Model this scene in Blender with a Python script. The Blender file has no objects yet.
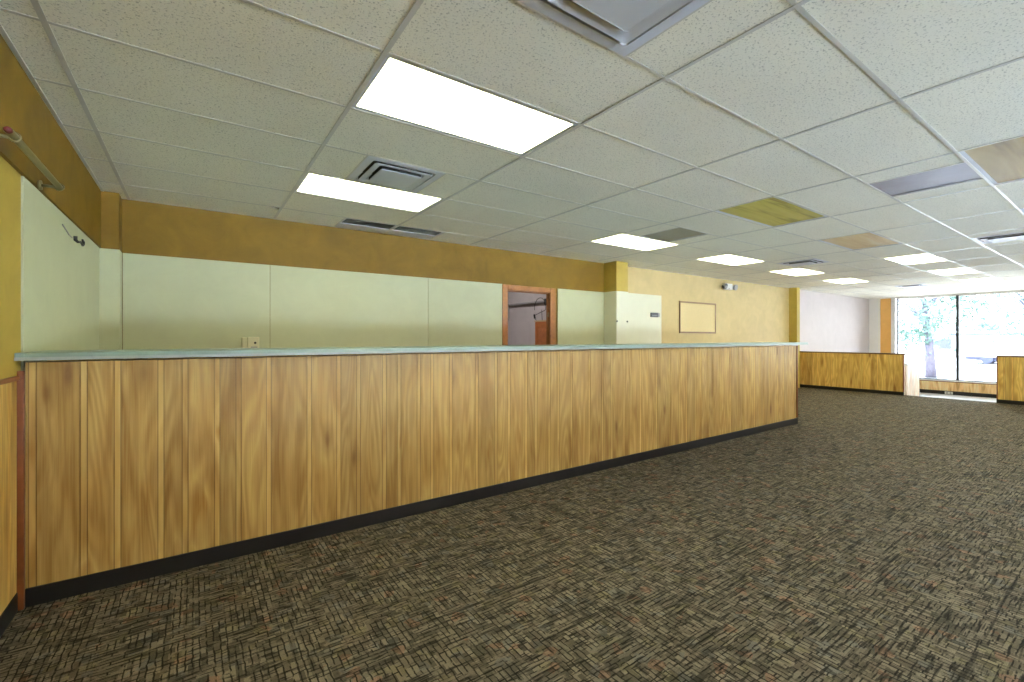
import bpy, bmesh, math, random
from mathutils import Vector, Matrix
C = bpy.context.scene.collection
random.seed(7)
PI = math.pi

# ------------------------------------------------------------------ materials
def mat(name):
    m = bpy.data.materials.new(name); m.use_nodes = True
    nt = m.node_tree
    for n in list(nt.nodes): nt.nodes.remove(n)
    out = nt.nodes.new('ShaderNodeOutputMaterial')
    b = nt.nodes.new('ShaderNodeBsdfPrincipled')
    nt.links.new(b.outputs[0], out.inputs[0])
    return m, nt, b
def N(nt, t, **kw):
    n = nt.nodes.new('ShaderNode' + t)
    for k, v in kw.items(): setattr(n, k, v)
    return n
def rgb(r, g, b): return (r, g, b, 1)
def s2l(r, g, b):
    f = lambda c: (c/255/12.92) if c/255 <= .04045 else ((c/255+.055)/1.055)**2.4
    return (f(r), f(g), f(b), 1)
def objco(nt, scale=(1, 1, 1), src='Object'):
    tc = N(nt, 'TexCoord'); mp = N(nt, 'Mapping')
    nt.links.new(tc.outputs[src], mp.inputs[0]); mp.inputs['Scale'].default_value = scale
    return mp.outputs[0]
def noise(nt, co, scale, detail=2, rough=.5, dist=0):
    n = N(nt, 'TexNoise'); nt.links.new(co, n.inputs['Vector'])
    n.inputs['Scale'].default_value = scale; n.inputs['Detail'].default_value = detail
    n.inputs['Roughness'].default_value = rough; n.inputs['Distortion'].default_value = dist
    return n.outputs['Fac']
def ramp(nt, fac, stops):
    r = N(nt, 'ValToRGB'); nt.links.new(fac, r.inputs[0])
    e = r.color_ramp.elements
    while len(e) < len(stops): e.new(.5)
    for x, (p, c) in zip(e, stops): x.position = p; x.color = c
    return r.outputs[0]
def mix(nt, fac, a, b, blend='MIX'):
    m = N(nt, 'MixRGB', blend_type=blend)
    for s, v in zip(m.inputs, (fac, a, b)):
        if isinstance(v, bpy.types.NodeSocket): nt.links.new(v, s)
        else: s.default_value = v
    return m.outputs[0]
def math_(nt, op, a, b=None):
    m = N(nt, 'Math', operation=op)
    for s, v in zip(m.inputs, (a, b)):
        if v is None: continue
        if isinstance(v, bpy.types.NodeSocket): nt.links.new(v, s)
        else: s.default_value = v
    return m.outputs[0]
def bump(nt, b, h, strength, dist=.002):
    n = N(nt, 'Bump'); nt.links.new(h, n.inputs['Height'])
    n.inputs['Strength'].default_value = strength; n.inputs['Distance'].default_value = dist
    nt.links.new(n.outputs[0], b.inputs['Normal'])

def plain(name, col, rough=.5, metal=0, var=.06, scale=6, spec=.5):
    m, nt, b = mat(name)
    f = noise(nt, objco(nt), scale, 4, .6)
    lo = tuple(c*(1-var) for c in col[:3])+(1,); hi = tuple(min(1, c*(1+var)) for c in col[:3])+(1,)
    nt.links.new(ramp(nt, f, [(.3, lo), (.7, hi)]), b.inputs['Base Color'])
    b.inputs['Roughness'].default_value = rough; b.inputs['Metallic'].default_value = metal
    b.inputs['Specular IOR Level'].default_value = spec
    return m

def wall_paint(name, col, var=.10, rough=.6, grain=.15):
    m, nt, b = mat(name)
    co = objco(nt)
    f = noise(nt, co, 3.2, 6, .65, .6)
    g = noise(nt, co, 90, 2, .5)
    lo = tuple(c*(1-var) for c in col[:3])+(1,); hi = tuple(min(1, c*(1+var*.7)) for c in col[:3])+(1,)
    c1 = ramp(nt, f, [(.32, lo), (.66, hi)])
    nt.links.new(c1, b.inputs['Base Color']); b.inputs['Roughness'].default_value = rough; b.inputs['Specular IOR Level'].default_value = .2
    bump(nt, b, g, grain)
    return m

def pine(name, tone=1.0, tint=(1, 1, 1), contrast=1.0):
    """knotty pine print: grain runs along Z; every plank carries its own number in the face attribute 'plank'"""
    m, nt, b = mat(name)
    at = N(nt, 'Attribute'); at.attribute_name = 'plank'
    tc = N(nt, 'TexCoord')
    add = N(nt, 'VectorMath', operation='ADD')
    cmb = N(nt, 'CombineXYZ')
    nt.links.new(math_(nt, 'MULTIPLY', at.outputs['Fac'], 37.0), cmb.inputs[0])
    nt.links.new(math_(nt, 'MULTIPLY', at.outputs['Fac'], 91.0), cmb.inputs[2])
    nt.links.new(tc.outputs['Object'], add.inputs[0]); nt.links.new(cmb.outputs[0], add.inputs[1])
    def mp(sc):
        q = N(nt, 'Mapping'); nt.links.new(add.outputs[0], q.inputs[0]); q.inputs['Scale'].default_value = sc
        return q.outputs[0]
    broad = noise(nt, mp((9, 9, 1.5)), 1, 2, .5, .8)
    fine = noise(nt, mp((170, 170, 3)), 1, 3, .6, .3)
    flame = noise(nt, mp((7.5, 7.5, .75)), 1, 1.5, .4, .35)
    rings = math_(nt, 'ADD', math_(nt, 'MULTIPLY', math_(nt, 'SINE', math_(nt, 'MULTIPLY', flame, 62.0)), .5), .5)
    c = lambda r, g, bb: tuple(min(.9, x*tone*t) for x, t in zip(s2l(r, g, bb)[:3], tint))+(1,)
    col = ramp(nt, broad, [(.30, c(148, 110, 48)), (.46, c(184, 150, 80)), (.60, c(198, 168, 98)), (.74, c(164, 124, 58))])
    col = mix(nt, math_(nt, 'MULTIPLY', rings, .46*contrast), col, c(134, 96, 38))
    col = mix(nt, .22*contrast, col, ramp(nt, fine, [(.35, c(140, 104, 46)), (.65, c(206, 176, 108))]))
    # plank to plank tone
    wn = N(nt, 'TexWhiteNoise'); wn.noise_dimensions = '1D'
    nt.links.new(math_(nt, 'MULTIPLY', at.outputs['Fac'], 913.0), wn.inputs['W'])
    v = math_(nt, 'ADD', math_(nt, 'MULTIPLY', wn.outputs['Value'], .22), .86)
    vc = N(nt, 'CombineColor')
    for i in range(3): nt.links.new(v, vc.inputs[i])
    col = mix(nt, 1.0, col, vc.outputs[0], 'MULTIPLY')
    # knots
    vo = N(nt, 'TexVoronoi'); nt.links.new(mp((5.5, 5.5, 1.6)), vo.inputs['Vector']); vo.inputs['Scale'].default_value = 1
    kd = math_(nt, 'ADD', vo.outputs['Distance'], math_(nt, 'MULTIPLY', math_(nt, 'SUBTRACT', broad, .5), .12))
    k = ramp(nt, kd, [(.05, rgb(.95, .95, .95)), (.12, rgb(.4, .4, .4)), (.24, rgb(0, 0, 0))])
    col = mix(nt, math_(nt, 'MULTIPLY', k, .8), col, c(112, 74, 28))
    nt.links.new(col, b.inputs['Base Color'])
    b.inputs['Roughness'].default_value = .45; b.inputs['Specular IOR Level'].default_value = .35
    bump(nt, b, fine, .06)
    return m

def carpet():
    m, nt, b = mat('woven carpet')
    tc = N(nt, 'TexCoord'); P = tc.outputs['Object']
    def st(sx, sy, detail=1, dist=.3, off=0):
        q = N(nt, 'Mapping'); nt.links.new(P, q.inputs[0]); q.inputs['Scale'].default_value = (sx, sy, 1); q.inputs['Location'].default_value = (off, off*.7, 0)
        return noise(nt, q.outputs[0], 1, detail, .5, dist)
    def bricks(rot, w, h, c1, c2, off):
        mp = N(nt, 'Mapping'); nt.links.new(P, mp.inputs[0])
        mp.inputs['Rotation'].default_value = (0, 0, rot); mp.inputs['Location'].default_value = (off, off*1.7, 0)
        br = N(nt, 'TexBrick'); nt.links.new(mp.outputs[0], br.inputs['Vector'])
        br.inputs['Scale'].default_value = 1; br.inputs['Brick Width'].default_value = w; br.inputs['Row Height'].default_value = h
        br.inputs['Mortar Size'].default_value = 0
        br.inputs['Color1'].default_value = c1; br.inputs['Color2'].default_value = c2
        br.offset = .37; br.offset_frequency = 3; br.squash = .7; br.squash_frequency = 4
        return br.outputs['Color']
    B = lambda t: ramp(nt, t[0], [(t[1], rgb(t[3], t[3], t[3])), (t[2], rgb(0, 0, 0))])
    wob = N(nt, 'TexNoise'); nt.links.new(P, wob.inputs['Vector']); wob.inputs['Scale'].default_value = 22
    wv = N(nt, 'VectorMath', operation='SCALE'); nt.links.new(wob.outputs['Color'], wv.inputs[0]); wv.inputs['Scale'].default_value = .014
    ad = N(nt, 'VectorMath', operation='ADD'); nt.links.new(P, ad.inputs[0]); nt.links.new(wv.outputs[0], ad.inputs[1])
    PW = ad.outputs[0]
    def lines(rot, w, h, mort, off):
        mp = N(nt, 'Mapping'); nt.links.new(PW, mp.inputs[0])
        mp.inputs['Rotation'].default_value = (0, 0, rot); mp.inputs['Location'].default_value = (off, off*1.7, 0)
        br = N(nt, 'TexBrick'); nt.links.new(mp.outputs[0], br.inputs['Vector'])
        br.inputs['Scale'].default_value = 1; br.inputs['Brick Width'].default_value = w; br.inputs['Row Height'].default_value = h
        br.inputs['Mortar Size'].default_value = mort; br.inputs['Mortar Smooth'].default_value = .4
        br.offset = .41; br.offset_frequency = 3; br.squash = .8; br.squash_frequency = 5
        return br.outputs['Fac']
    a = bricks(PI/2, .052, .022, s2l(150, 138, 118), s2l(88, 81, 68), 0)
    d = bricks(0, .075, .019, s2l(144, 132, 113), s2l(84, 78, 65), .31)
    sel = noise(nt, P, 5, 2, .5)
    patch = ramp(nt, sel, [(.50, rgb(0, 0, 0)), (.58, rgb(1, 1, 1))])
    col = mix(nt, patch, a, d)
    vo = N(nt, 'TexVoronoi'); nt.links.new(P, vo.inputs['Vector']); vo.inputs['Scale'].default_value = 20
    sp = N(nt, 'SeparateColor'); nt.links.new(vo.outputs['Color'], sp.inputs[0])
    tint = ramp(nt, sp.outputs[0], [(0, s2l(146, 136, 128)), (.12, s2l(180, 128, 104)), (.17, s2l(146, 142, 132)), (.62, s2l(138, 138, 130)), (.82, s2l(120, 132, 146)), (.9, s2l(152, 150, 112))])
    tint.node.color_ramp.interpolation = 'CONSTANT'
    col = mix(nt, .5, col, mix(nt, 1, col, tint, 'OVERLAY'))
    dk = s2l(30, 28, 23)
    brk = ramp(nt, st(34, 22, 1, 0, 5.0), [(.34, rgb(.05, .05, .05)), (.46, rgb(1, 1, 1))])
    ly = math_(nt, 'MULTIPLY', lines(PI/2, .075, .0245, .0036, 0), brk)
    lxx = math_(nt, 'MULTIPLY', lines(0, .10, .021, .0034, .13), brk)
    inv = math_(nt, 'SUBTRACT', 1.0, patch)
    k = math_(nt, 'ADD', math_(nt, 'MULTIPLY', ly, inv), math_(nt, 'MULTIPLY', lxx, patch))
    col = mix(nt, math_(nt, 'MULTIPLY', k, .92), col, dk)
    dx = B((st(9, 70, 1, .2, 3.3), .34, .42, .8)); col = mix(nt, dx, col, dk)
    lx = B((st(2.2, 42, 1, .2, 7.1), .33, .40, .6)); col = mix(nt, lx, col, dk)
    f = noise(nt, P, 300, 2, .6)
    col = mix(nt, .6, col, ramp(nt, f, [(.3, rgb(.22, .22, .22)), (.7, rgb(.8, .8, .8))]), 'OVERLAY')
    nt.links.new(col, b.inputs['Base Color']); b.inputs['Roughness'].default_value = .95
    b.inputs['Specular IOR Level'].default_value = .1
    bump(nt, b, f, .5, .004)
    return m

def tile_mat(name, col):
    m, nt, b = mat(name)
    co = objco(nt)
    f = noise(nt, co, 104, 2, .55, .5)
    big = noise(nt, co, 1.1, 2, .5)
    base = ramp(nt, big, [(.3, tuple(c*.95 for c in col[:3])+(1,)), (.7, col)])
    pits = ramp(nt, f, [(.34, rgb(.6, .6, .6)), (.42, rgb(0, 0, 0))])
    c = mix(nt, pits, base, tuple(x*.35 for x in col[:3])+(1,))
    nt.links.new(c, b.inputs['Base Color']); b.inputs['Roughness'].default_value = .9; b.inputs['Specular IOR Level'].default_value = .15
    bump(nt, b, f, .35, .003)
    return m

def emit(name, col, strength):
    m, nt, b = mat(name)
    b.inputs['Base Color'].default_value = (.9, .9, .9, 1)
    b.inputs['Emission Color'].default_value = col; b.inputs['Emission Strength'].default_value = strength
    b.inputs['Roughness'].default_value = .4
    return m

def yellow_lens(name, c1, c2, c3):
    m, nt, b = mat(name)
    mp = objco(nt, (.9, 8, 1))
    f = noise(nt, mp, 1.0, 2, .5, .8)
    nt.links.new(ramp(nt, f, [(.3, c1), (.5, c2), (.7, c3)]), b.inputs['Base Color'])
    b.inputs['Roughness'].default_value = .45
    bump(nt, b, f, .3, .03)
    return m

def glass():
    m, nt, b = mat('window glass')
    nt.nodes.remove(b)
    t = N(nt, 'BsdfTransparent'); g = N(nt, 'BsdfGlossy'); g.inputs['Roughness'].default_value = .02
    t.inputs['Color'].default_value = rgb(.96, .98, .97)
    fr = N(nt, 'Fresnel'); fr.inputs['IOR'].default_value = 1.3
    mx = N(nt, 'MixShader')
    nt.links.new(fr.outputs[0], mx.inputs[0]); nt.links.new(t.outputs[0], mx.inputs[1]); nt.links.new(g.outputs[0], mx.inputs[2])
    out = [n for n in nt.nodes if n.type == 'OUTPUT_MATERIAL'][0]
    nt.links.new(mx.outputs[0], out.inputs[0])
    return m

MUSTARD = wall_paint('mustard paint', s2l(114, 86, 18), .18)
OCHRE = wall_paint('mustard of sheet and lit pilasters', s2l(174, 150, 66), .1)  # left sheet's own tone; on pilasters, mustard with the light painted in
LITMUSTARD = wall_paint('daylit mustard paint', s2l(194, 173, 122), .10)  # same mustard wall, lightened for the daylight falling on it
CREAM = wall_paint('warm white paint', s2l(204, 194, 192), .04)
WHITEP = wall_paint('pale green white panel', s2l(196, 199, 164), .04, .45, .05)
WHITELIT = wall_paint('lit white panel', s2l(222, 222, 200), .03, .45, .05)  # whiter copy of the panel paint, stronger light put into its colour
ORANGE = wall_paint('orange paint', s2l(232, 176, 98), .06)
ROOMGREY = wall_paint('grey lilac paint', s2l(206, 200, 200), .06)
PINE = pine('knotty pine panelling')
BEAD = pine('pine bead', 1.16, (1, 1.02, 1.1), .35)
GROOVE = pine('pine groove', .55, (1, .96, .9), .6)
PINE2 = pine('honey pine panelling', 1.4, (1.0, 1.0, .9))
BEAD2 = pine('honey pine bead', 1.5, (1.02, .96, .86), .8)
GROOVE2 = pine('honey pine groove', .9, (1, .95, .82), .6)
LITPINE = pine('window-lit pine panelling', 1.9, (1.0, 1.14, 3.0), .5)  # pine paled by window light put into its tint
PEACH = pine('peach pine panelling', 1.9, (1.0, 1.0, 1.7), .4)
REDWOOD = plain('red brown wood trim', s2l(120, 66, 28), .4, var=.2, scale=14)
DOORWOOD = plain('stained oak casing', s2l(142, 88, 28), .4, var=.2, scale=16)
DARKCAP = plain('dark wood cap', s2l(96, 66, 34), .4, var=.15, scale=14)
RUBBER = plain('black vinyl base', s2l(15, 14, 12), .45, var=.1)
TEAL = plain('sea green laminate', s2l(138, 160, 146), .35, var=.05, scale=40)
TEALEDGE = plain('pale grey laminate edge', s2l(164, 172, 164), .35, var=.05, scale=40)
BLACKPL = plain('black plastic', s2l(24, 24, 24), .4)
GREYPL = plain('grey plastic', s2l(150, 150, 148), .4)
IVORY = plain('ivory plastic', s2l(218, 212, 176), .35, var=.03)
WHITEPL = plain('white enamel', s2l(226, 226, 222), .35, var=.02)
VENTWHITE = plain('white enamelled steel', s2l(206, 210, 220), .4, var=.02)
VENTDARK = plain('dark duct and slot shade', s2l(30, 29, 27), .8)
GRILLE = plain('dusty grey grille', s2l(160, 156, 136), .6, var=.1, scale=60)
SLAT = plain('dark grille slats', s2l(96, 94, 78), .6, var=.1, scale=60)
SHINY = plain('brushed metal sheet', s2l(140, 140, 154), .38, .5, var=.15, scale=3)
TBAR = plain('white grid bar', s2l(204, 202, 194), .3, var=.03)
STEEL = plain('satin steel', s2l(150, 140, 104), .4, .8)
REDCAP = plain('dark red plug', s2l(96, 24, 26), .35)
BOARD = plain('tan fibre board', s2l(208, 188, 138), .8, var=.04, scale=30)
BOARDFR = plain('brown board frame', s2l(120, 88, 44), .45, var=.1)
BRONZE = plain('dark bronze aluminium', s2l(46, 50, 50), .4, .4)
SILLM = plain('white of sill and glare', s2l(236, 232, 226), .5, var=.02)
CABINET = plain('reddish brown cabinet wood', s2l(188, 114, 62), .45, var=.15, scale=10)
CABTOP = plain('pale cardboard', s2l(206, 180, 140), .7)
CORD = plain('dark cable', s2l(46, 46, 50), .5)
LOWFLOOR = plain('pale entrance tile', s2l(222, 218, 214), .4, var=.04, scale=3)
STREET = plain('street asphalt', s2l(104, 98, 96), .8, var=.06, scale=1.2)
CARPET = carpet()
TILE = tile_mat('acoustic tile', s2l(246, 244, 230))
LENS = emit('lit lens', (1.0, 1.0, .64, 1), 4.2)
YLENS = [yellow_lens('yellowed lens', s2l(138, 124, 50), s2l(186, 175, 86), s2l(192, 182, 98)), yellow_lens('brown streaked lens', s2l(84, 66, 38), s2l(140, 120, 76), s2l(160, 142, 100)), yellow_lens('faded lens', s2l(190, 160, 108), s2l(206, 180, 130), s2l(212, 196, 160))]
GLASS = glass()

# ------------------------------------------------------------------ mesh helper
class MB:
    def __init__(s): s.v = []; s.f = []; s.m = []; s.p = []
    def face(s, pts, mi=0, plank=0.0):
        k = len(s.v); s.v += [tuple(p) for p in pts]; s.f.append(tuple(range(k, k+len(pts)))); s.m.append(mi); s.p.append(plank)
    def box(s, x0, x1, y0, y1, z0, z1, mi=0, plank=0.0):
        k = len(s.v)
        s.v += [(x0, y0, z0), (x1, y0, z0), (x1, y1, z0), (x0, y1, z0), (x0, y0, z1), (x1, y0, z1), (x1, y1, z1), (x0, y1, z1)]
        for q in ((3, 2, 1, 0), (4, 5, 6, 7), (0, 1, 5, 4), (1, 2, 6, 5), (2, 3, 7, 6), (3, 0, 4, 7)):
            s.f.append(tuple(k+i for i in q)); s.m.append(mi); s.p.append(plank)
        return s
    def loops(s, rings, mi=0, closed=True, cap=True, plank=0.0):
        k = len(s.v); n = len(rings[0])
        for r in rings: s.v += [tuple(p) for p in r]
        for i in range(len(rings)-1):
            for j in range(n if closed else n-1):
                a = k+i*n+j; b2 = k+i*n+(j+1) % n
                s.f.append((a, b2, b2+n, a+n)); s.m.append(mi); s.p.append(plank)
        if cap and closed:
            s.f.append(tuple(k+j for j in reversed(range(n)))); s.m.append(mi); s.p.append(plank)
            s.f.append(tuple(k+(len(rings)-1)*n+j for j in range(n))); s.m.append(mi); s.p.append(plank)
        return s
    def tube(s, path, r, seg=10, mi=0, cap=True):
        path = [Vector(p) for p in path]; rings = []
        rr = r if isinstance(r, (list, tuple)) else [r]*len(path)
        up = None
        for i, p in enumerate(path):
            t = (path[min(i+1, len(path)-1)]-path[max(i-1, 0)]).normalized()
            if up is None: up = Vector((0, 0, 1)) if abs(t.z) < .9 else Vector((1, 0, 0))
            a = t.cross(up).normalized(); b2 = a.cross(t).normalized(); up = b2
            rings.append([p+(a*math.cos(2*PI*j/seg)+b2*math.sin(2*PI*j/seg))*rr[i] for j in range(seg)])
        return s.loops(rings, mi, True, cap)
    def build(s, name, mats, parent=None, bevel=0, smooth=False, seg=2):
        off = Vector(parent_base(parent)) if parent else Vector((0, 0, 0))
        me = bpy.data.meshes.new(name)
        me.from_pydata([tuple(Vector(p)-off) for p in s.v], [], s.f)
        for m_ in (mats if isinstance(mats, (list, tuple)) else [mats]): me.materials.append(m_)
        for i, p in enumerate(me.polygons): p.material_index = s.m[i]; p.use_smooth = smooth
        if any(s.p):
            at = me.attributes.new('plank', 'FLOAT', 'FACE')
            at.data.foreach_set('value', s.p)
        bm = bmesh.new(); bm.from_mesh(me); bmesh.ops.recalc_face_normals(bm, faces=bm.faces); bm.to_mesh(me); bm.free()
        me.update()
        o = bpy.data.objects.new(name, me); C.objects.link(o)
        if parent: o.parent = parent
        if bevel:
            bv = o.modifiers.new('edge', 'BEVEL'); bv.width = bevel; bv.segments = seg; bv.limit_method = 'ANGLE'; bv.angle_limit = .6
        return o
def parent_base(p):
    v = Vector((0, 0, 0))
    while p is not None: v += p.location; p = p.parent
    return v
def tag(o, label, cat, group=None, kind=None):
    o['label'] = label; o['category'] = cat
    if group: o['group'] = group
    if kind: o['kind'] = kind
    return o
def thing(name, label, cat, loc=(0, 0, 0), group=None, kind=None):
    o = bpy.data.objects.new(name, None); C.objects.link(o); o.location = loc; o.empty_display_size = .1
    return tag(o, label, cat, group, kind)
def struct(o): o['kind'] = 'structure'; return o
def dup(root, loc, label):
    r = root.copy(); C.objects.link(r); r.location = loc; r['label'] = label
    for ch in list(root.children):
        c = ch.copy(); C.objects.link(c); c.parent = r
        for g in list(ch.children):
            d = g.copy(); C.objects.link(d); d.parent = c
    return r

# ------------------------------------------------------------------ key dimensions
CAMZ = 1.31
XL, YB, XW, YR = -.679, 5.607, 18.5, -4.6
XLL = -.702                                     # lower part of the left wall sits back a little
#       # left wall, back wall, window wall, right wall
CEIL = 2.6126
GX, GY, DX, DY = -.507, 2.039, 1.2192, .6096    # ceiling grid
ZLOW = -.40                                     # lower entrance floor
XP = 13.126                                     # half walls
TOP = 2.95

# ------------------------------------------------------------------ floors
m = MB(); m.box(XL-.15, XP+.12, YR-.15, YB+.15, -.42, 0)
struct(m.build('floor', CARPET))
m = MB(); m.box(XP+.12, XW+.2, YR-.15, YB+.15, ZLOW-.1, ZLOW)
struct(m.build('floor_lower', LOWFLOOR))
m = MB(); m.box(XP+.121, XP+.42, 1.90, 3.27, ZLOW+.001, -.133); m.box(XP+.421, XP+.72, 1.90, 3.27, ZLOW+.001, -.267)
struct(m.build('floor_steps', CARPET))

# ------------------------------------------------------------------ walls
m = MB(); m.box(XL-.15, XLL, YR-.15, YB+.15, -.42, TOP); m.box(XLL, XL, YR, YB, 2.11, TOP)
struct(m.build('wall_left', MUSTARD))
DX0, DX1, DZ = 3.80, 4.64, 2.035                 # doorway
m = MB()
m.box(XL, DX0, YB, YB+.07, -.42, TOP); m.box(DX1, 5.9, YB, YB+.07, -.42, TOP); m.box(DX0, DX1, YB, YB+.07, DZ, TOP)
m.box(DX0, DX1, YB, YB+.07, -.42, 0)
struct(m.build('wall_back', MUSTARD))
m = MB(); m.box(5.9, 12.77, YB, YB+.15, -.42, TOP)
struct(m.build('wall_back_middle', LITMUSTARD))
m = MB(); m.box(12.77, XW+.2, YB, YB+.15, -.42, TOP)
struct(m.build('wall_back_far', CREAM))
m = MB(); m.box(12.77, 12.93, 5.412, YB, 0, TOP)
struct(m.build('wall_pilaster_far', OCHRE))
# pilasters (upper part painted, lower part sheeted white)
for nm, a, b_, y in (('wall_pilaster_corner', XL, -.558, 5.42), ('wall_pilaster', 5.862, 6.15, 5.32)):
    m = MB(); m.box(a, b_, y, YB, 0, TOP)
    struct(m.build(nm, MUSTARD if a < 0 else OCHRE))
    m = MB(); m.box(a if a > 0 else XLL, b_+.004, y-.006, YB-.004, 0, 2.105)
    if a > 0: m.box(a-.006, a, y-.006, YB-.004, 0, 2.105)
    struct(m.build('wall_panel', WHITEP if a < 0 else WHITELIT, bevel=.002))
m = MB(); m.box(XL-.15, .6, YR-.15, YR, -.42, TOP); m.box(11.1, XW+.2, YR-.15, YR, -.42, TOP); m.box(.6, 11.1, YR-.15, YR, 2.5, TOP); m.box(.6, 11.1, YR-.15, YR, -.42, .12)
struct(m.build('wall_right', MUSTARD))
for i in range(5):  # unseen side window band, added to light the ceiling
    x0, x1 = .6+i*2.1, .6+(i+1)*2.1
    wr = bpy.data.objects.new('window_%d' % (11+i), None); C.objects.link(wr); wr.location = (x0+1.05, YR-.07, .12); struct(wr)
    q = MB(); q.box(x0, x0+.035, YR-.11, YR-.03, .12, 2.5); q.box(x1-.035, x1, YR-.11, YR-.03, .12, 2.5); q.box(x0+.035, x1-.035, YR-.1, YR-.04, .12, .16); q.box(x0+.035, x1-.035, YR-.1, YR-.04, 2.46, 2.5)
    q.build('window_frame', BRONZE, wr)
    q = MB(); q.box(x0+.035, x1-.035, YR-.075, YR-.067, .16, 2.46); q.build('pane', GLASS, wr)
# white wall sheets
for a, b_ in ((-.55, .671), (.675, 2.534), (2.538, 3.716), (4.793, 5.855)):
    m = MB(); m.box(a, b_, YB-.006, YB, 0, 2.105)
    struct(m.build('wall_panel', WHITEP, bevel=.0015))
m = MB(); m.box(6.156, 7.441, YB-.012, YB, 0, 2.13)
struct(m.build('wall_panel', WHITELIT, bevel=.002))
m = MB(); m.box(XLL, XLL+.012, 3.233, 5.42, 0, 2.109)
struct(m.build('wall_panel', WHITEP, bevel=.002))
# mustard sheet and wainscot on the near part of the left wall
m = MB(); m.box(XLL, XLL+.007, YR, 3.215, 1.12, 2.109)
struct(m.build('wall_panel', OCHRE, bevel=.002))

# ------------------------------------------------------------------ panelling generator
PER = [0, .184, .315, .496, .604, .756, .863, 1.023]; PERIOD = 1.255
def panelling(m, axis, start, end, plane, back, z0, z1, phase):
    """strips of plank / groove / bead / groove along one axis; front on `plane`, back on `back`"""
    sgn = 1 if plane > back else -1
    cs = []
    k = -2
    while phase+k*PERIOD < max(start, end)+PERIOD:
        cs += [phase+k*PERIOD+p for p in PER]; k += 1
    cuts = []; lo, hi = start, end; pos = lo; idx = random.random()
    gw, bw = .005, .022
    segs = []
    for c in cs:
        for a, b_, mi in ((None, c-bw/2-gw, 0), (c-bw/2-gw, c-bw/2, 2), (c-bw/2, c+bw/2, 1), (c+bw/2, c+bw/2+gw, 2)):
            a = pos if a is None else a
            a2, b2 = max(a, lo), min(b_, hi)
            if b2-a2 > 1e-5: segs.append((a2, b2, mi)); pos = b2
    if pos < hi: segs.append((pos, hi, 0))
    for a, b_, mi in segs:
        if mi == 0: idx = random.random()
        d = plane-sgn*(.002 if mi == 2 else 0)
        if axis == 'x': m.box(a, b_, min(d, back), max(d, back), z0, z1, mi, idx+.001)
        else: m.box(min(d, back), max(d, back), a, b_, z0, z1, mi, idx+.001)
    return m

m = panelling(MB(), 'y', YR, 3.15, XLL+.007, XLL, .09, 1.105, 3.04)
struct(m.build('wall_wainscot', [PINE2, BEAD2, GROOVE2]))
m = MB(); m.box(XLL, XLL+.018, YR, 3.175, 1.105, 1.128)
struct(m.build('trim_1', REDWOOD, bevel=.004))
m = MB(); m.box(XLL, XLL+.011, YR, 3.15, 0, .092)
struct(m.build('baseboard_left', RUBBER, bevel=.003))
m = MB(); m.box(XLL+.006, XLL+.030, 3.152, 3.176, 0, 1.15)
struct(m.build('trim_2', REDWOOD, bevel=.003))

# ------------------------------------------------------------------ ceiling: tiles, grid bars, deck
lights = [(1, 0), (1, 3), (4, 3), (6, 3), (8, 3), (10, 3), (8, 0), (10, 0), (12, 0), (6, -3), (8, -3), (1, -6), (3, -6), (6, -6), (9, -6)]  # last row, behind the camera: unseen panels added for more light
yellow = [(4, 0), (4, -3), (6, 0)]
vents = [(1, -2), (1, 2), (7, 2), (7, -2), (12, 2), (4, 2), (4, -2)]      # 2 x 2 units in the middle of a 4 ft tile
m = MB()
ZT = CEIL+.0045
def rect(a, b_, c, d): m.box(a, b_, c, d, ZT, ZT+.016, 0)
xs = [XL]+[GX+DX*k for k in range(0, 16)]+[XW]
ys = [YR]+[GY+DY*r for r in range(-10, 6)]+[YB]
for i in range(len(xs)-1):
    for j in range(len(ys)-1):
        k, r = i-1, j-11
        x0, x1, y0, y1 = xs[i], xs[i+1], ys[j], ys[j+1]
        if (k, r) in lights or (k, r) in yellow: continue
        if (k, r) in vents:
            rect(x0, x0+DX/4, y0, y1); rect(x1-DX/4, x1, y0, y1); continue
        if r == 5 and k in (1, 2):
            if k == 1: rect(x0, 1.342, y0, y1)
            else: rect(2.534, x1, y0, y1)
            continue
        if (k, r) == (0, 5):   # chipped tile corner
            pts = [(x0, y0), (x1-.17, y0), (x1, y0+.13), (x1, y1), (x0, y1)]
            m.loops([[(px, py, ZT) for px, py in pts], [(px, py, ZT+.016) for px, py in pts]], 0)
            continue
        rect(x0, x1, y0, y1)
W = .012
for x in xs[1:-1]: m.box(x-W, x+W, YR, YB, CEIL, CEIL+.0022, 1); m.box(x-.001, x+.001, YR, YB, CEIL+.002, CEIL+.035, 1)
for y in ys[1:-1]: m.box(XL, XW, y-W*.8, y+W*.8, CEIL+.0005, CEIL+.0025, 1)
for (k, r) in vents:
    x0, y0 = GX+k*DX, GY+r*DY
    for xx in (x0+DX/4, x0+DX*.75): m.box(xx-W*.8, xx+W*.8, y0, y0+DY, CEIL+.0005, CEIL+.0025, 1)
for xx in (1.338, 2.538): m.box(xx-W*.7, xx+W*.7, ys[-2], YB, CEIL+.0005, CEIL+.0025, 1)
# wall angle
m.box(XL, XL+.02, YR, YB, CEIL-.001, CEIL+.02, 1); m.box(XL, XW, YR, YR+.02, CEIL-.001, CEIL+.02, 1)
m.box(XL, 12.77, YB-.018, YB, CEIL+.001, CEIL+.02, 1)
m.box(XL-.15, XW+.2, YR-.15, YB+.15, TOP, TOP+.1, 2)
struct(m.build('ceiling', [TILE, TBAR, VENTDARK]))

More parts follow.
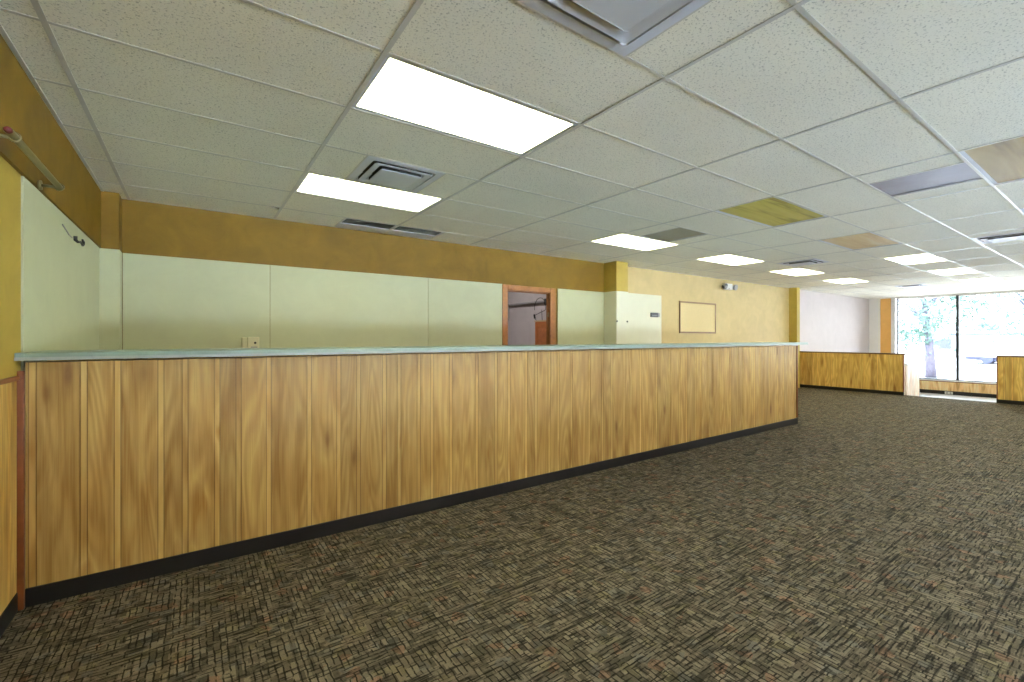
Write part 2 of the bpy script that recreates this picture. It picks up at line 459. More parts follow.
# ------------------------------------------------------------------ ceiling lights
def cell(k, r): return (GX+(k+.5)*DX, GY+(r+.5)*DY, CEIL)
def make_light(lens, label, loc, group):
    t = thing('ceiling_light', label, 'ceiling light', loc, group)
    hx, hy = DX/2-.002, DY/2-.002
    X, Y, Z = loc
    m = MB()
    e = .032
    for a, b_, c, d in ((-hx, hx, -hy, -hy+e), (-hx, hx, hy-e, hy), (-hx, -hx+e, -hy+e, hy-e), (hx-e, hx, -hy+e, hy-e)):
        m.box(X+a, X+b_, Y+c, Y+d, Z+.0066, Z+.012)
    m.build('frame', VENTWHITE, t)
    m = MB(); q = .06
    lo = [(X-hx, Y-hy, Z+.013), (X+hx, Y-hy, Z+.013), (X+hx, Y+hy, Z+.013), (X-hx, Y+hy, Z+.013)]
    hi = [(X-hx+q, Y-hy+q, Z+.11), (X+hx-q, Y-hy+q, Z+.11), (X+hx-q, Y+hy-q, Z+.11), (X-hx+q, Y+hy-q, Z+.11)]
    m.loops([lo, hi], 0, True, False); m.face(hi)
    m.build('housing', VENTWHITE, t)
    m = MB()
    m.box(X-hx+e, X+hx-e, Y-hy+e, Y+hy-e, Z+.007, Z+.011)
    m.build('lens', lens, t)
    return t
LL = ['big lit ceiling panel closest above the counter, beside the tan ceiling edge',
      'lit ceiling panel between the square vent and the long wall grilles',
      'lit ceiling panel in front of the yellow pillar, beside the dusty grey return',
      'lit ceiling panel above the small twin emergency light',
      'lit ceiling panel just past the emergency light, next to a dark square vent',
      'last lit ceiling panel of the row along the yellow back wall',
      'lit ceiling panel before the tall windows, first of the middle row',
      'lit ceiling panel before the tall windows, second of the middle row',
      'pale lit ceiling panel closest to the tall windows, third of the middle row',
      'lit ceiling panel cut by the right picture edge, just above the white vent',
      'lit ceiling panel out of the frame, beyond the white vent on the right',
      'added lit ceiling panel, unseen behind the camera, closest to the mustard left wall',
      'added lit ceiling panel, unseen behind the camera, second from the mustard left wall',
      'added unseen lit ceiling panel over the added side windows, third from the mustard left wall',
      'added unseen lit ceiling panel over the added side windows, fourth from the mustard left wall']
g = None
for i, (k, r) in enumerate(lights):
    if g is None: g = make_light(LENS, LL[0], cell(k, r), 'lit fluorescent ceiling panels')
    else: dup(g, cell(k, r), LL[i])
g = None
YL = ['unlit ceiling panel with wrinkled mustard yellow lens, above the counter end',
      'unlit ceiling panel with brown streaked lens at the right picture edge',
      'unlit ceiling panel with faded light brown lens, halfway to the windows']
for i, (k, r) in enumerate(yellow):
    make_light(YLENS[i], YL[i], cell(k, r), 'unlit yellowed ceiling panels')

# ------------------------------------------------------------------ air vents
def sq(X, Y, h, z, rad=.02, n=4):
    pts = []
    for cx, cy, a0 in ((h-rad, h-rad, 0), (-h+rad, h-rad, PI/2), (-h+rad, -h+rad, PI), (h-rad, -h+rad, 1.5*PI)):
        for i in range(n+1):
            a = a0+PI/2*i/n; pts.append((X+cx+rad*math.cos(a), Y+cy+rad*math.sin(a), z))
    return pts
def make_vent(label, loc, group):
    t = thing('ceiling_vent', label, 'air vent', loc, group); X, Y, Z = loc
    m = MB(); m.loops([sq(X, Y, .303, Z+.004, .004), sq(X, Y, .303, Z-.001, .004), sq(X, Y, .250, Z-.003, .022), sq(X, Y, .247, Z+.004, .022), sq(X, Y, .247, Z+.09, .022)], 0, True, False)
    m.build('flange', VENTWHITE, t)
    m = MB(); m.loops([sq(X, Y, .246, Z+.075, .02), sq(X, Y, .246, Z+.09, .02)])
    m.build('throat', VENTDARK, t)
    m = MB(); m.loops([sq(X, Y, .230, Z+.014, .022), sq(X, Y, .231, Z-.010, .022)], 1, True, False); m.loops([sq(X, Y, .231, Z-.010, .022), sq(X, Y, .226, Z-.014, .022), sq(X, Y, .182, Z-.006, .022), sq(X, Y, .182, Z+.0, .022), sq(X, Y, .229, Z+.014, .022)], 0, True, False)
    m.build('ring', [VENTWHITE, VENTDARK], t)  # dark skirts of ring and pan: slot shade and dust as colour
    m = MB(); m.loops([sq(X, Y, .164, Z+.004, .022), sq(X, Y, .165, Z-.020, .022)], 1, True, False); m.loops([sq(X, Y, .165, Z-.020, .022), sq(X, Y, .159, Z-.026, .022), sq(X, Y, .150, Z-.025, .022)], 0, True, False)
    m.face(sq(X, Y, .150, Z-.025, .022)); m.face(sq(X, Y, .164, Z+.004, .022))
    m.tube([(X, Y, Z+.001), (X, Y, Z+.076)], .012, 8)
    m.build('centre_pan', [VENTWHITE, VENTDARK], t)
    return t
def mid(k, r): return cell(k, r)
v0 = make_vent('big pale square ceiling vent cut by the top picture edge', mid(1, -2), 'square stepped air vents')
dup(v0, mid(1, 2), 'square stepped vent right beside the second lit panel, above the counter')
dup(v0, mid(7, 2), 'small dark square vent above the back row, short of the mustard corner')
dup(v0, mid(7, -2), 'white square vent at the right picture edge with dark slots')
dup(v0, mid(12, 2), 'tiny far square vent over the top of the tall windows')
# perforated return and bare metal sheet
X, Y, Z = mid(4, 2)
t = thing('return_panel', 'flat dusty grey square return panel beside a lit ceiling panel', 'air vent', (X, Y, Z))
m = MB()
for a, b_, c, d in ((-.303, .303, -.303, -.285), (-.303, .303, .285, .303), (-.303, -.285, -.285, .285), (.285, .303, -.285, .285)):
    m.box(X+a, X+b_, Y+c, Y+d, Z+.0066, Z+.012)
m.build('frame', VENTWHITE, t)
m = MB(); m.box(X-.285, X+.285, Y-.285, Y+.285, Z+.009, Z+.012); m.build('perforated_sheet', GRILLE, t)
X, Y, Z = mid(4, -2)
t = thing('ceiling_sheet', 'shiny silver square sheet set in the ceiling grid, beside a brown streaked panel', 'ceiling panel', (X, Y, Z))
m = MB()
m.box(X-.303, X+.303, Y-.303, Y+.303, Z+.008, Z+.011)
m.build('sheet', SHINY, t)
for s in (-1, 1):
    m = MB(); m.box(X+s*.296-.008, X+s*.296+.008, Y-.303, Y+.303, Z+.0066, Z+.0079); m.build('edge_clip', VENTWHITE, t)
# pair of long grilles by the back wall
GL = ['dark slotted wall side grille nearer the corner, first of the pair', 'dark slotted wall side grille nearer the doorway, second of the pair']
for i, (a, b_) in enumerate(((1.346, 1.930), (1.944, 2.530))):
    y0, y1 = 5.13, 5.36; Z = CEIL
    t = thing('long_grille', GL[i], 'air vent', ((a+b_)/2, 5.24, Z), 'long ceiling grilles by the back wall')
    m = MB()
    m.box(a, b_, 5.10, y0, Z+.004, Z+.010); m.box(a, b_, y1, YB-.02, Z+.0, Z+.010)
    m.box(a, a+.014, y0, y1, Z+.004, Z+.010); m.box(b_-.014, b_, y0, y1, Z+.004, Z+.010)
    m.build('frame', VENTWHITE, t)
    m = MB(); m.box(a+.014, b_-.014, y0, y1, Z+.03, Z+.04); m.build('throat', VENTDARK, t)
    m = MB()
    for q in range(11):
        yy = y0+.008+q*(y1-y0-.012)/11
        m.face([(a+.014, yy, Z+.006), (b_-.014, yy, Z+.006), (b_-.014, yy+.014, Z+.024), (a+.014, yy+.014, Z+.024)])
        m.face([(a+.014, yy, Z+.007), (b_-.014, yy, Z+.007), (b_-.014, yy+.014, Z+.025), (a+.014, yy+.014, Z+.025)])
    m.build('slats', SLAT, t)

# ------------------------------------------------------------------ service counter
CY, CX0, CX1 = 3.177, -.672, 7.495
t = thing('service_counter', 'long knotty pine service counter with sea green worktop', 'counter', (3.4, 3.4, 0))
m = panelling(MB(), 'x', CX0, CX1-.02, CY, CY+.02, .088, 1.19, -.648)
m.build('front_panel', [PINE, BEAD, GROOVE], t)
m = MB(); m.box(CX0, CX1-.02, CY+.021, CY+.10, .01, 1.19); m.box(CX0, CX1-.02, CY+.40, CY+.43, .01, 1.19)
for q in range(8): m.box(CX0+.4+q*1.0, CX0+.43+q*1.0, CY+.10, CY+.40, .01, 1.19)
m.build('carcass', PINE2, t)
m = panelling(MB(), 'y', CY+.004, CY+.43, CX1, CX1-.019, .10, 1.19, CY)
m.build('end_panel', [LITPINE, LITPINE, GROOVE], t)
m = MB(); m.box(CX1-.012, CX1+.010, CY-.010, CY+.010, .10, 1.19)
m.build('corner_strip', REDWOOD, t, bevel=.003)
m = MB(); m.box(CX0, CX1+.006, CY-.008, CY+.02, 0, .091); m.box(CX1-.01, CX1+.008, CY-.008, CY+.43, 0, .091)
m.build('base_strip', RUBBER, t, bevel=.003)
m = MB(); m.box(XLL+.014, CX1+.21, CY+.03, CY+.46, 1.21, 1.238); m.box(XLL+.008, CX1+.21, CY-.068, CY+.03, 1.21, 1.238)
m.box(XLL+.008, CX1+.21, CY-.068, CY-.046, 1.2045, 1.21)
wt = m.build('worktop', TEAL, t, bevel=.004, seg=3)
m = MB(); m.box(XLL+.008, CX1+.21, CY-.072, CY-.068, 1.2005, 1.216); m.box(CX1+.21, CX1+.214, CY-.072, CY+.46, 1.2005, 1.216)
m.build('edge_band', TEALEDGE, wt)
for yy in (CY+.06, CY+.36):
    m = MB(); m.box(CX1+.002, CX1+.17, yy, yy+.02, 1.185, 1.204); m.box(CX1+.010, CX1+.024, yy, yy+.02, 1.05, 1.185)
    m.tube([(CX1+.02, yy+.01, 1.07), (CX1+.15, yy+.01, 1.187)], .007, 6)
    m.build('overhang_bracket', GREYPL, t)

# ------------------------------------------------------------------ half walls at the steps
def half_wall(label, y0, y1, h, phase):
    t = thing('half_wall', label, 'half wall', (XP+.05, (y0+y1)/2, 0), 'panelled half walls by the entrance', 'thing')
    m = panelling(MB(), 'y', y0+.02, y1-.02, XP, XP+.02, .075, h-.03, phase)
    m.build('front_panel', [PINE2, BEAD2, GROOVE2], t)
    m = MB(); m.box(XP+.021, XP+.10, y0, y1, .001, h-.03); m.build('core', LITPINE, t)
    m = MB(); m.box(XP-.012, XP+.112, y0-.012, y1+.0, h-.03, h); m.build('cap', DARKCAP, t, bevel=.004)
    m = MB(); m.box(XP-.008, XP+.02, y0, y1, .001, .078); m.build('base_strip', RUBBER, t, bevel=.002)
    m = MB(); m.box(XP-.004, XP+.021, y0-.003, y0+.02, .078, h-.03); m.build('edge_strip', REDWOOD, t, bevel=.002)
    m = MB(); m.box(XP-.004, XP+.021, y1-.02, y1, .078, h-.03); m.build('edge_strip', REDWOOD, t, bevel=.002)
    return t
half_wall('panelled half wall between counter end and the entrance opening', 3.325, 5.60, .952, 3.32)
half_wall('panelled half wall past the entrance opening, cut by the right picture edge', -1.6, 1.872, .957, .9)
t = thing('half_wall', 'short stepped-down half wall, paled by window light, at the entrance steps', 'half wall', (13.7, 3.34, ZLOW), 'panelled half walls by the entrance', 'thing')
m = panelling(MB(), 'x', XP+.105, 14.19, 3.307, 3.327, ZLOW+.002, .68, 13.3)
m.build('front_panel', [LITPINE, LITPINE, GROOVE], t)
m = MB(); m.box(XP+.125, 14.19, 3.328, 3.40, ZLOW+.002, .68); m.build('core', LITPINE, t)
m = MB(); m.box(XP+.115, 14.205, 3.297, 3.41, .68, .705); m.build('cap', GREYPL, t, bevel=.004)
m = MB(); m.box(14.19, 14.205, 3.303, 3.404, ZLOW+.002, .68); m.build('edge_strip', GREYPL, t, bevel=.002)

# ------------------------------------------------------------------ window wall
SILL = .03; HEAD = 2.57
m = MB()
m.box(XW, XW+.2, YR, 4.92, ZLOW+.11, SILL-.03, 0)
m.box(XW, XW+.2, YR, 4.92, HEAD, TOP, 1)
m.box(XW, XW+.2, 4.92, 5.018, ZLOW+.0, TOP, 1)
m.box(XW, XW+.2, 5.308, YB+.15, ZLOW+.0, TOP, 1)
m.box(XW+.03, XW+.2, 5.018, 5.308, ZLOW+.0, TOP, 2)
m.box(XW, XW+.03, 5.018, 5.308, 2.59, TOP, 1)
struct(m.build('wall_window', [PEACH, SILLM, ORANGE]))  # white wall strips carry the window glare in their colour
m = MB(); m.box(XW-.008, XW, YR, 4.92, ZLOW, ZLOW+.11); struct(m.build('baseboard_window', RUBBER))
m = MB(); m.box(XW-.05, XW+.16, YR, 4.92, SILL-.03, SILL); struct(m.build('trim_3', SILLM, bevel=.004))
m = MB(); m.box(XW-.02, XW+.01, YR, 4.92, SILL-.055, SILL-.031); struct(m.build('trim_4', REDWOOD))
MY = [4.876-1.424*i for i in range(7)]
for i in range(6):
    y1, y0 = MY[i], MY[i+1]
    wroot = bpy.data.objects.new('window_%d' % (i+1), None); C.objects.link(wroot); wroot.location = (XW+.08, (y0+y1)/2, SILL); struct(wroot)
    m = MB()
    w = .032
    m.box(XW+.04, XW+.12, y0, y0+w, SILL, HEAD); m.box(XW+.04, XW+.12, y1-w, y1, SILL, HEAD)
    m.box(XW+.05, XW+.11, y0+w, y1-w, SILL, SILL+.03); m.box(XW+.05, XW+.11, y0+w, y1-w, HEAD-.02, HEAD, 1)
    m.build('window_frame', [BRONZE, SILLM], wroot)
    m = MB(); m.box(XW+.075, XW+.083, y0+w, y1-w, SILL+.03, HEAD-.02); m.build('pane', GLASS, wroot)
m = MB(); m.box(XW, XW+.2, YR, MY[-1], SILL, HEAD); struct(m.build('wall_window_end', CREAM))
# small duct plug in the base of the window wall
t = thing('floor_outlet', 'small white outlet plate in the black base below the windows', 'outlet', (XW-.012, 3.62, ZLOW))
m = MB(); m.box(XW-.016, XW-.008, 3.54, 3.72, ZLOW+.012, ZLOW+.09); m.build('plate', WHITEPL, t, bevel=.003)
for yy in (3.59, 3.67):
    m = MB(); m.box(XW-.018, XW-.016, yy-.015, yy+.015, ZLOW+.03, ZLOW+.07); m.build('socket', GREYPL, t)

# ------------------------------------------------------------------ doorway and the room behind
d = bpy.data.objects.new('door_1', None); C.objects.link(d); d.location = ((DX0+DX1)/2, YB, 0); struct(d)
m = MB()
m.box(3.716, DX0+.012, YB-.018, YB+.0, 0, 2.10); m.box(DX1-.012, 4.793-.05, YB-.018, YB, 0, 2.10); m.box(DX0+.012, DX1-.012, YB-.018, YB, DZ-.012, 2.10)
m.build('casing', DOORWOOD, d, bevel=.004)
m = MB()
m.box(DX0, DX0+.02, YB+.001, YB+.07, 0, DZ); m.box(DX1-.02, DX1, YB+.001, YB+.07, 0, DZ); m.box(DX0+.02, DX1-.02, YB+.001, YB+.07, DZ-.02, DZ)
m.box(DX0+.02, DX0+.03, YB+.035, YB+.065, 0, DZ-.02); m.box(DX1-.03, DX1-.02, YB+.035, YB+.065, 0, DZ-.02); m.box(DX0+.03, DX1-.03, YB+.035, YB+.065, DZ-.03, DZ-.02)
m.build('jamb', DOORWOOD, d, bevel=.002)
m = MB(); m.box(DX1-.024, DX1-.02, YB+.012, YB+.05, .96+.68, 1.04+.68); m.tube([(DX1-.03, YB+.03, 1.66), (DX1-.022, YB+.03, 1.66)], .012, 8)
m.build('strike_plate', STEEL, d)
# the store room
RX0, RX1, RY1 = 2.6, 5.5, 9.4
m = MB()
m.box(RX0, RX1+.1, YB+.07, RY1, -.42, 0)
struct(m.build('floor_storeroom', CARPET))
m = MB(); m.box(RX1, RX1+.1, YB+.07, RY1, 0, 2.75); m.box(RX0-.1, RX0, YB+.07, RY1, 0, 2.75); m.box(RX0-.1, RX1+.1, RY1, RY1+.1, 0, 2.75)
struct(m.build('wall_storeroom', ROOMGREY))
m = MB(); m.box(RX0-.1, RX1+.1, YB+.07, RY1+.1, 2.75, 2.85); struct(m.build('ceiling_storeroom', CREAM))
t = thing('storeroom_fill_light', 'unseen globe lamp added to light the room behind the doorway', 'ceiling light', (4.0, 7.0, 2.75))  # hidden lamp, added to brighten the store room walls
m = MB(); rings = []
for i in range(9):
    a = PI/2*i/8; rr = max(.004, .16*math.cos(PI/2-a)); rings.append([(4.0+rr*math.cos(2*PI*j/16), 7.0+rr*math.sin(2*PI*j/16), 2.72-.11*math.cos(a)) for j in range(16)])
m.loops(rings); m.build('globe', emit('lit globe', (1, .95, .93, 1), 36.0), t, smooth=True)
m = MB(); m.tube([(4.0, 7.0, 2.72), (4.0, 7.0, 2.749)], .17, 16); m.build('canopy', WHITEPL, t)
# shelf on the right hand wall of the store room
t = thing('wall_shelf', 'thin grey shelf on brackets seen through the doorway', 'shelf', (5.4, 7.6, 2.0))
m = MB(); m.box(5.40, 5.495, 6.35, 9.3, 1.985, 2.015); m.build('board', GREYPL, t, bevel=.003)
for yy in (8.02, 6.45):
    m = MB(); m.box(5.478, 5.496, yy, yy+.03, 1.68, 1.985); m.box(5.41, 5.49, yy, yy+.03, 1.965, 1.984); m.tube([(5.42, yy+.015, 1.968), (5.485, yy+.015, 1.72)], .009, 6)
    m.build('bracket', GREYPL, t)
t = thing('cable_loop', 'dark cable looped over the shelf end in the room behind the doorway', 'cable', (5.2, 6.9, 2.0))
path = []
for i in range(20):
    a = -.2+i/19*3.6
    path.append((5.375, 6.80+.17*math.cos(a), 1.88+.19*math.sin(a)))
path += [(5.375, 6.97, 1.74), (5.37, 6.95, 1.68), (5.37, 6.86, 1.60), (5.37, 6.76, 1.54), (5.37, 6.72, 1.58), (5.37, 6.73, 1.70), (5.37, 6.74, 1.84)]
m = MB(); m.tube(path, .006, 6); m.build('cable', CORD, t, smooth=True)
m = MB(); m.tube([(5.375, 6.63, 2.04), (5.375, 6.63, 1.96), (5.38, 6.63, 1.92)], [.03, .035, .02], 8); m.build('plug', BLACKPL, t)
m = MB(); m.tube([(5.37, 6.975, 1.76), (5.37, 6.955, 1.68)], [.016, .02], 8); m.build('connector', BLACKPL, t)
t = thing('store_cabinet', 'brown slatted wooden cabinet standing behind the doorway', 'cabinet', (5.28, 6.25, 0))
m = MB(); m.box(5.10, 5.12, 5.86, 6.60, 0, 1.60); m.box(5.12, 5.49, 6.58, 6.60, 0, 1.60); m.box(5.12, 5.49, 5.86, 5.88, 0, 1.60); m.box(5.12, 5.49, 5.88, 6.58, .02, .06); m.box(5.47, 5.49, 5.88, 6.58, .06, 1.60)
m.build('body', CABINET, t, bevel=.004)
m = MB(); m.box(5.085, 5.10, 5.90, 5.95, .08, 1.56); m.box(5.085, 5.10, 6.51, 6.56, .08, 1.56); m.box(5.085, 5.10, 5.95, 6.51, 1.50, 1.56); m.box(5.085, 5.10, 5.95, 6.51, .08, .14)
for q in range(22):
    z = .15+q*.061
    m.loops([[(5.082, y, z), (5.086, y, z), (5.099, y, z+.05), (5.095, y, z+.05)] for y in (5.95, 6.51)])
m.build('louvre_door', CABINET, t)
m = MB(); m.box(5.09, 5.49, 5.85, 6.61, 1.60, 1.625); m.build('top', CABTOP, t, bevel=.003)

# ------------------------------------------------------------------ small things on the walls
t = thing('bulletin_board', 'empty tan board in a thin brown frame on the yellow back wall', 'board', (8.667, YB, 1.40))
m = MB(); x0, x1, z0, z1 = 8.012, 9.325, 1.402, 2.057; f = .034
m.box(x0, x1, YB-.022, YB-.001, z0, z0+f); m.box(x0, x1, YB-.022, YB-.001, z1-f, z1); m.box(x0, x0+f, YB-.022, YB-.001, z0+f, z1-f); m.box(x1-f, x1, YB-.022, YB-.001, z0+f, z1-f)
m.build('frame', BOARDFR, t, bevel=.003)
m = MB(); m.box(x0+f, x1-f, YB-.012, YB-.001, z0+f, z1-f); m.build('panel', BOARD, t)

t = thing('emergency_light', 'white emergency light with two lamp heads high on the yellow back wall', 'emergency light', (9.74, YB, 2.37))  # wall-mounted emergency light with twin heads
m = MB(); m.box(9.60, 9.90, YB-.075, YB-.001, 2.385, 2.52); m.build('housing', WHITEPL, t, bevel=.012, seg=3)
for s, nm in ((9.545, 0), (9.965, 1)):
    m = MB()
    m.tube([(s, YB-.05, 2.455), (s, YB-.075, 2.45), (s, YB-.12, 2.44)], [.035, .062, .066], 14)
    hd = m.build('lamp_head', BLACKPL if nm == 0 else GREYPL, t, smooth=False)
    m = MB(); m.tube([(s, YB-.1205, 2.44), (s, YB-.123, 2.44)], .056, 14); m.build('lens', GREYPL, hd)
    m = MB(); m.tube([(s, YB-.04, 2.455), (9.62 if nm == 0 else 9.88, YB-.04, 2.455)], .014, 8); m.build('swivel_arm', GREYPL, t)
m = MB(); m.box(9.73, 9.78, YB-.078, YB-.075, 2.40, 2.415); m.build('test_button', GREYPL, t)

t = thing('wall_keypad', 'small black keypad with a grey end on the white panel past the pillar', 'keypad', (7.22, YB, 1.70))
m = MB(); m.box(7.10, 7.31, YB-.04, YB-.0125, 1.705, 1.79); m.build('casing', BLACKPL, t, bevel=.004)
m = MB(); m.box(7.31, 7.36, YB-.036, YB-.0125, 1.712, 1.785); m.build('end_block', GREYPL, t, bevel=.004)
m = MB()
for q in range(4): m.box(7.13+q*.04, 7.15+q*.04, YB-.043, YB-.04, 1.73, 1.745)
m.build('button', GREYPL, t)

for i, (x, y, l) in enumerate(((5.868, 5.3135, 'small dark screw head on the left edge of the yellow and white pillar'), (6.125, 5.3135, 'small dark screw head on the right edge of the yellow and white pillar'))):
    t = thing('wall_screw', l, 'screw', (x, y, 1.59), 'screw heads on the pillar')
    m = MB(); m.tube([(x, y+.0, 1.59), (x, y-.008, 1.59), (x, y-.014, 1.59)], [.016, .015, .008], 10); m.build('head', BLACKPL, t, smooth=True)

t = thing('wall_socket', 'ivory surface socket box on the white wall just above the counter', 'socket', (.47, YB, 1.17))
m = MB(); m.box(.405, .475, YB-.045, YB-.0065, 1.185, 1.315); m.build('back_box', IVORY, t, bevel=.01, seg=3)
m = MB(); m.box(.455, .565, YB-.07, YB-.0065, 1.18, 1.318); cv = m.build('cover', IVORY, t, bevel=.008, seg=3)
m = MB(); m.tube([(.525, YB-.0705, 1.255), (.525, YB-.076, 1.255)], .012, 10); m.build('jack', BLACKPL, cv)
m = MB(); m.box(.485, .545, YB-.074, YB-.0705, 1.205, 1.215); m.build('slot', GREYPL, cv)

# rail on the left wall
rx = XL+.079; rz = 2.128
t = thing('wall_rail', 'steel tube rail with a dark red end plug on the mustard left wall', 'rail', (XL, 3.0, rz))
m = MB(); m.tube([(rx, 2.615, rz), (rx, 3.455, rz)], .0145, 14, cap=False); m.build('tube', STEEL, t, smooth=True)
m = MB(); m.tube([(rx, 2.60, rz), (rx, 2.606, rz), (rx, 2.66, rz)], [.008, .0125, .0138], 14); m.build('end_plug', REDCAP, t, smooth=True)
for yy in (2.69, 3.44):
    m = MB(); m.tube([(XL+.0001, yy, rz-.004), (XL+.012, yy, rz-.004)], .026, 12); m.tube([(XL+.01, yy, rz-.004), (rx-.012, yy, rz-.004)], .008, 8)
    rings = []
    for i in range(17):
        a = 2*PI*i/16; rings.append((rx+.018*math.cos(a), yy, rz+.018*math.sin(a)))
    m.tube(rings, .0045, 6, cap=False)
    m.build('bracket', STEEL, t, smooth=True)

# bent hook near the corner
t = thing('wall_hook', 'small black bent hook on the white left wall near the corner', 'hook', (XL, 4.5, 2.0))
hx = XLL+.02
pts = [(hx, 4.345, 2.03), (hx, 4.35, 1.995), (hx+.01, 4.375, 1.978), (hx+.015, 4.41, 1.985), (hx+.015, 4.44, 1.995), (hx+.02, 4.47, 1.98), (hx+.02, 4.51, 1.97), (hx+.02, 4.545, 1.985), (hx+.02, 4.55, 2.01), (hx+.018, 4.52, 2.03)]
pts = [(x_, 4.44+(y_-4.44)*.75, 1.998+(z_-1.998)*.72) for x_, y_, z_ in pts]
m = MB(); m.tube(pts, [.013, .012, .009, .007, .007, .007, .008, .009, .009, .006], 8); m.build('hook', BLACKPL, t, smooth=True)
m = MB(); m.tube([(XLL+.0125, 4.372, 2.008), (XLL+.022, 4.372, 2.008)], .014, 10); m.build('base_plate', BLACKPL, t)
t = thing('wall_string', 'thin grey thread stuck to the white left wall beside the black hook', 'thread', (XL, 4.15, 2.0))
m = MB(); m.tube([(XLL+.016, 4.02, 2.03), (XLL+.016, 4.12, 2.015), (XLL+.016, 4.20, 2.0), (XLL+.016, 4.30, 1.995)], .004, 5); m.build('thread', GREYPL, t)

# ------------------------------------------------------------------ outside
m = MB(); m.box(XW+.2, 75, -45, 45, -.75, -.5)
struct(m.build('ground_street', STREET))
m = MB(); m.box(-25, XW+.199, -45, 45, -.75, -.5)
struct(m.build('ground_bounce', plain('white bounce ground', s2l(236, 238, 242), .8, var=.03, scale=1)))  # unseen yard, made white to bounce sunlight up to the ceiling
m = MB(); m.box(-25, 40, -29, -28, -.5, 9)
struct(m.build('wall_skyblock', plain('dark blocker brick', s2l(96, 74, 66), .9)))  # unseen dark wall, added to block low sky at the side windows
LEAF = plain('summer leaves', (.095, .16, .125, 1), .6, var=.4, scale=3)
BARK = plain('grey bark', (.13, .12, .16, 1), .9, var=.2, scale=8)
TRUCKW = plain('white truck body', s2l(214, 214, 220), .4, var=.02)
BLUEGREY = plain('blue grey roof', (.12, .13, .22, 1), .6, var=.05)
def tree(x, y, h, crown_r, label, n=1500, lean=0):
    t = thing('street_tree', label, 'tree', (x, y, -.5), 'street trees beyond the windows')
    m = MB()
    m.tube([(x, y, -.5), (x+.05, y+lean*.4, h*.25), (x-.03, y+lean, h*.5), (x, y+lean*1.2, h*.8)], [.22, .16, .13, .06], 10)
    for q in range(6):
        a = q*1.05; L = crown_r*.7
        m.tube([(x, y+lean*.7, h*(.36+.05*q)), (x+L*.5*math.cos(a), y+lean+L*.5*math.sin(a), h*(.52+.05*q)), (x+L*math.cos(a), y+lean+L*math.sin(a), h*(.62+.05*q))], [.08, .05, .02], 6)
    m.build('trunk', BARK, t, smooth=True)
    m = MB(); cl = []
    for q in range(26):
        a = random.random()*2*PI; rr = crown_r*math.sqrt(random.random())
        cl.append((x+rr*math.cos(a), y+lean+rr*math.sin(a), h*(.26+.74*random.random())))
    for q in range(n):
        c = random.choice(cl); s = .06+.07*random.random()
        p = Vector((random.gauss(c[0], crown_r*.2), random.gauss(c[1], crown_r*.2), random.gauss(c[2], crown_r*.16)))
        u = Vector((random.uniform(-1, 1), random.uniform(-1, 1), random.uniform(-1, 1))).normalized(); w = u.orthogonal().normalized()
        m.face([p-u*s, p-w*s*.5, p+u*s, p+w*s*.5])
    f = m.build('foliage', LEAF, t); f['kind'] = 'stuff'
    return t
tree(27.5, 6.0, 4.6, 1.9, 'slim grey trunked street tree behind the first tall pane', 4200, .2)
tree(35, 3.6, 5.8, 2.0, 'leafy street tree above the white truck, at the right picture edge', 3600)
tree(36, 12.2, 6.0, 2.2, 'leafy tree further back behind the slim street tree', 3000)
# white box truck
t = thing('box_truck', 'white box truck parked outside behind the window mullion', 'truck', (46, 4.5, -.5))
tx, ty0, ty1 = 45.0, 8.2, 0.8
m = MB(); m.box(tx, tx+2.2, 2.8, 8.2, -.05, 1.42); m.build('cargo_box', TRUCKW, t, bevel=.03)
m = MB(); pr = [(2.75, -.2), (2.75, 1.2), (2.0, 1.15), (1.5, .6), (.95, .5), (.9, -.2)]
m.loops([[(tx+.1, y, z) for y, z in pr], [(tx+2.1, y, z) for y, z in pr]]); m.build('cab', TRUCKW, t, bevel=.03)
m = MB(); m.box(tx+.085, tx+.1, 1.9, 2.6, .55, 1.05); m.build('cab_window', BLUEGREY, t)
m = MB(); m.box(tx+.2, tx+2.0, 1.0, 8.0, -.28, -.05); m.build('chassis', BLUEGREY, t)
for yy in (6.9, 1.8):
    for xx in (tx+.05, tx+1.85):
        m = MB(); m.tube([(xx, yy, -.2), (xx+.3, yy, -.2)], .30, 20); m.build('wheel', BLUEGREY, t)
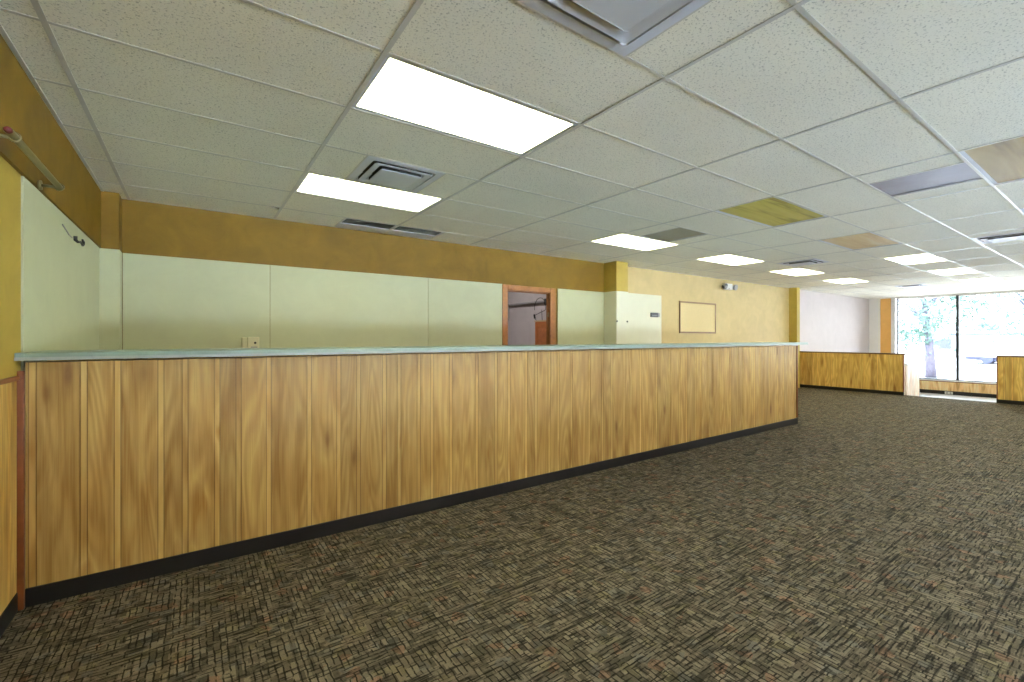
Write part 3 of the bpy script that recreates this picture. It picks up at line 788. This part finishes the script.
# low building over the road
t = thing('low_building', 'low pale building with blue grey roof beyond the street', 'building', (63, 10, -.5))
m = MB(); m.box(60, 66, 6.5, 13.5, -.5, 1.5); m.build('wall', TRUCKW, t)
m = MB(); m.loops([[(59.5, 6, 1.5), (66.5, 6, 1.5), (66.5, 14, 1.5), (59.5, 14, 1.5)], [(59.5, 6, 1.75), (66.5, 6, 1.75), (66.5, 14, 1.75), (59.5, 14, 1.75)], [(61.5, 8, 2.45), (64.5, 8, 2.45), (64.5, 12, 2.45), (61.5, 12, 2.45)]])
rf = m.build('roof', BLUEGREY, t)
m = MB(); m.box(60.6, 61.6, 8.6, 10.0, 2.0, 2.75); m.build('dormer', BLUEGREY, rf)
for q in range(3):
    m = MB(); m.box(59.95, 60, 7.2+q*2.2, 8.4+q*2.2, .2, 1.2); m.build('window', BLUEGREY, t)
# ------------------------------------------------------------------ daylight
w = bpy.data.worlds.new('sky'); bpy.context.scene.world = w; w.use_nodes = True
nt = w.node_tree; bg = nt.nodes['Background']
tc = nt.nodes.new('ShaderNodeTexCoord'); sep = nt.nodes.new('ShaderNodeSeparateXYZ')
nt.links.new(tc.outputs['Generated'], sep.inputs[0])
cr = nt.nodes.new('ShaderNodeValToRGB'); nt.links.new(sep.outputs['Z'], cr.inputs[0])
cr.color_ramp.elements[0].color = (.86, .93, 1, 1); cr.color_ramp.elements[1].color = (.50, .70, 1, 1)
nt.links.new(cr.outputs[0], bg.inputs[0]); bg.inputs[1].default_value = 5.5
sun = bpy.data.lights.new('sun', 'SUN'); so = bpy.data.objects.new('sun', sun); C.objects.link(so)
sun.energy = 108; sun.angle = .01; sun.color = (.76, .86, 1)
so.location = (30, 8, 25)
so.rotation_euler = Vector((-.55, -.20, -.80)).to_track_quat('-Z', 'Y').to_euler()

# ------------------------------------------------------------------ camera
cam = bpy.data.cameras.new('camera'); co = bpy.data.objects.new('camera', cam); C.objects.link(co)
cam.sensor_width = 36; cam.lens = 454.1666/1024*36
cam.shift_x = -(515.5315-512)/1024; cam.shift_y = -(341-337.7035)/1024
cam.clip_start = .02
co.location = (0, 0, CAMZ); co.rotation_euler = (PI/2, 0, -.6151)
S = bpy.context.scene; S.camera = co
S.view_settings.view_transform = 'Standard'; S.view_settings.look = 'None'
S.view_settings.gamma = 1; S.view_settings.exposure = .9; S.view_settings.use_curve_mapping = False
S.cycles.max_bounces = 8; S.cycles.diffuse_bounces = 5; S.cycles.transparent_max_bounces = 12
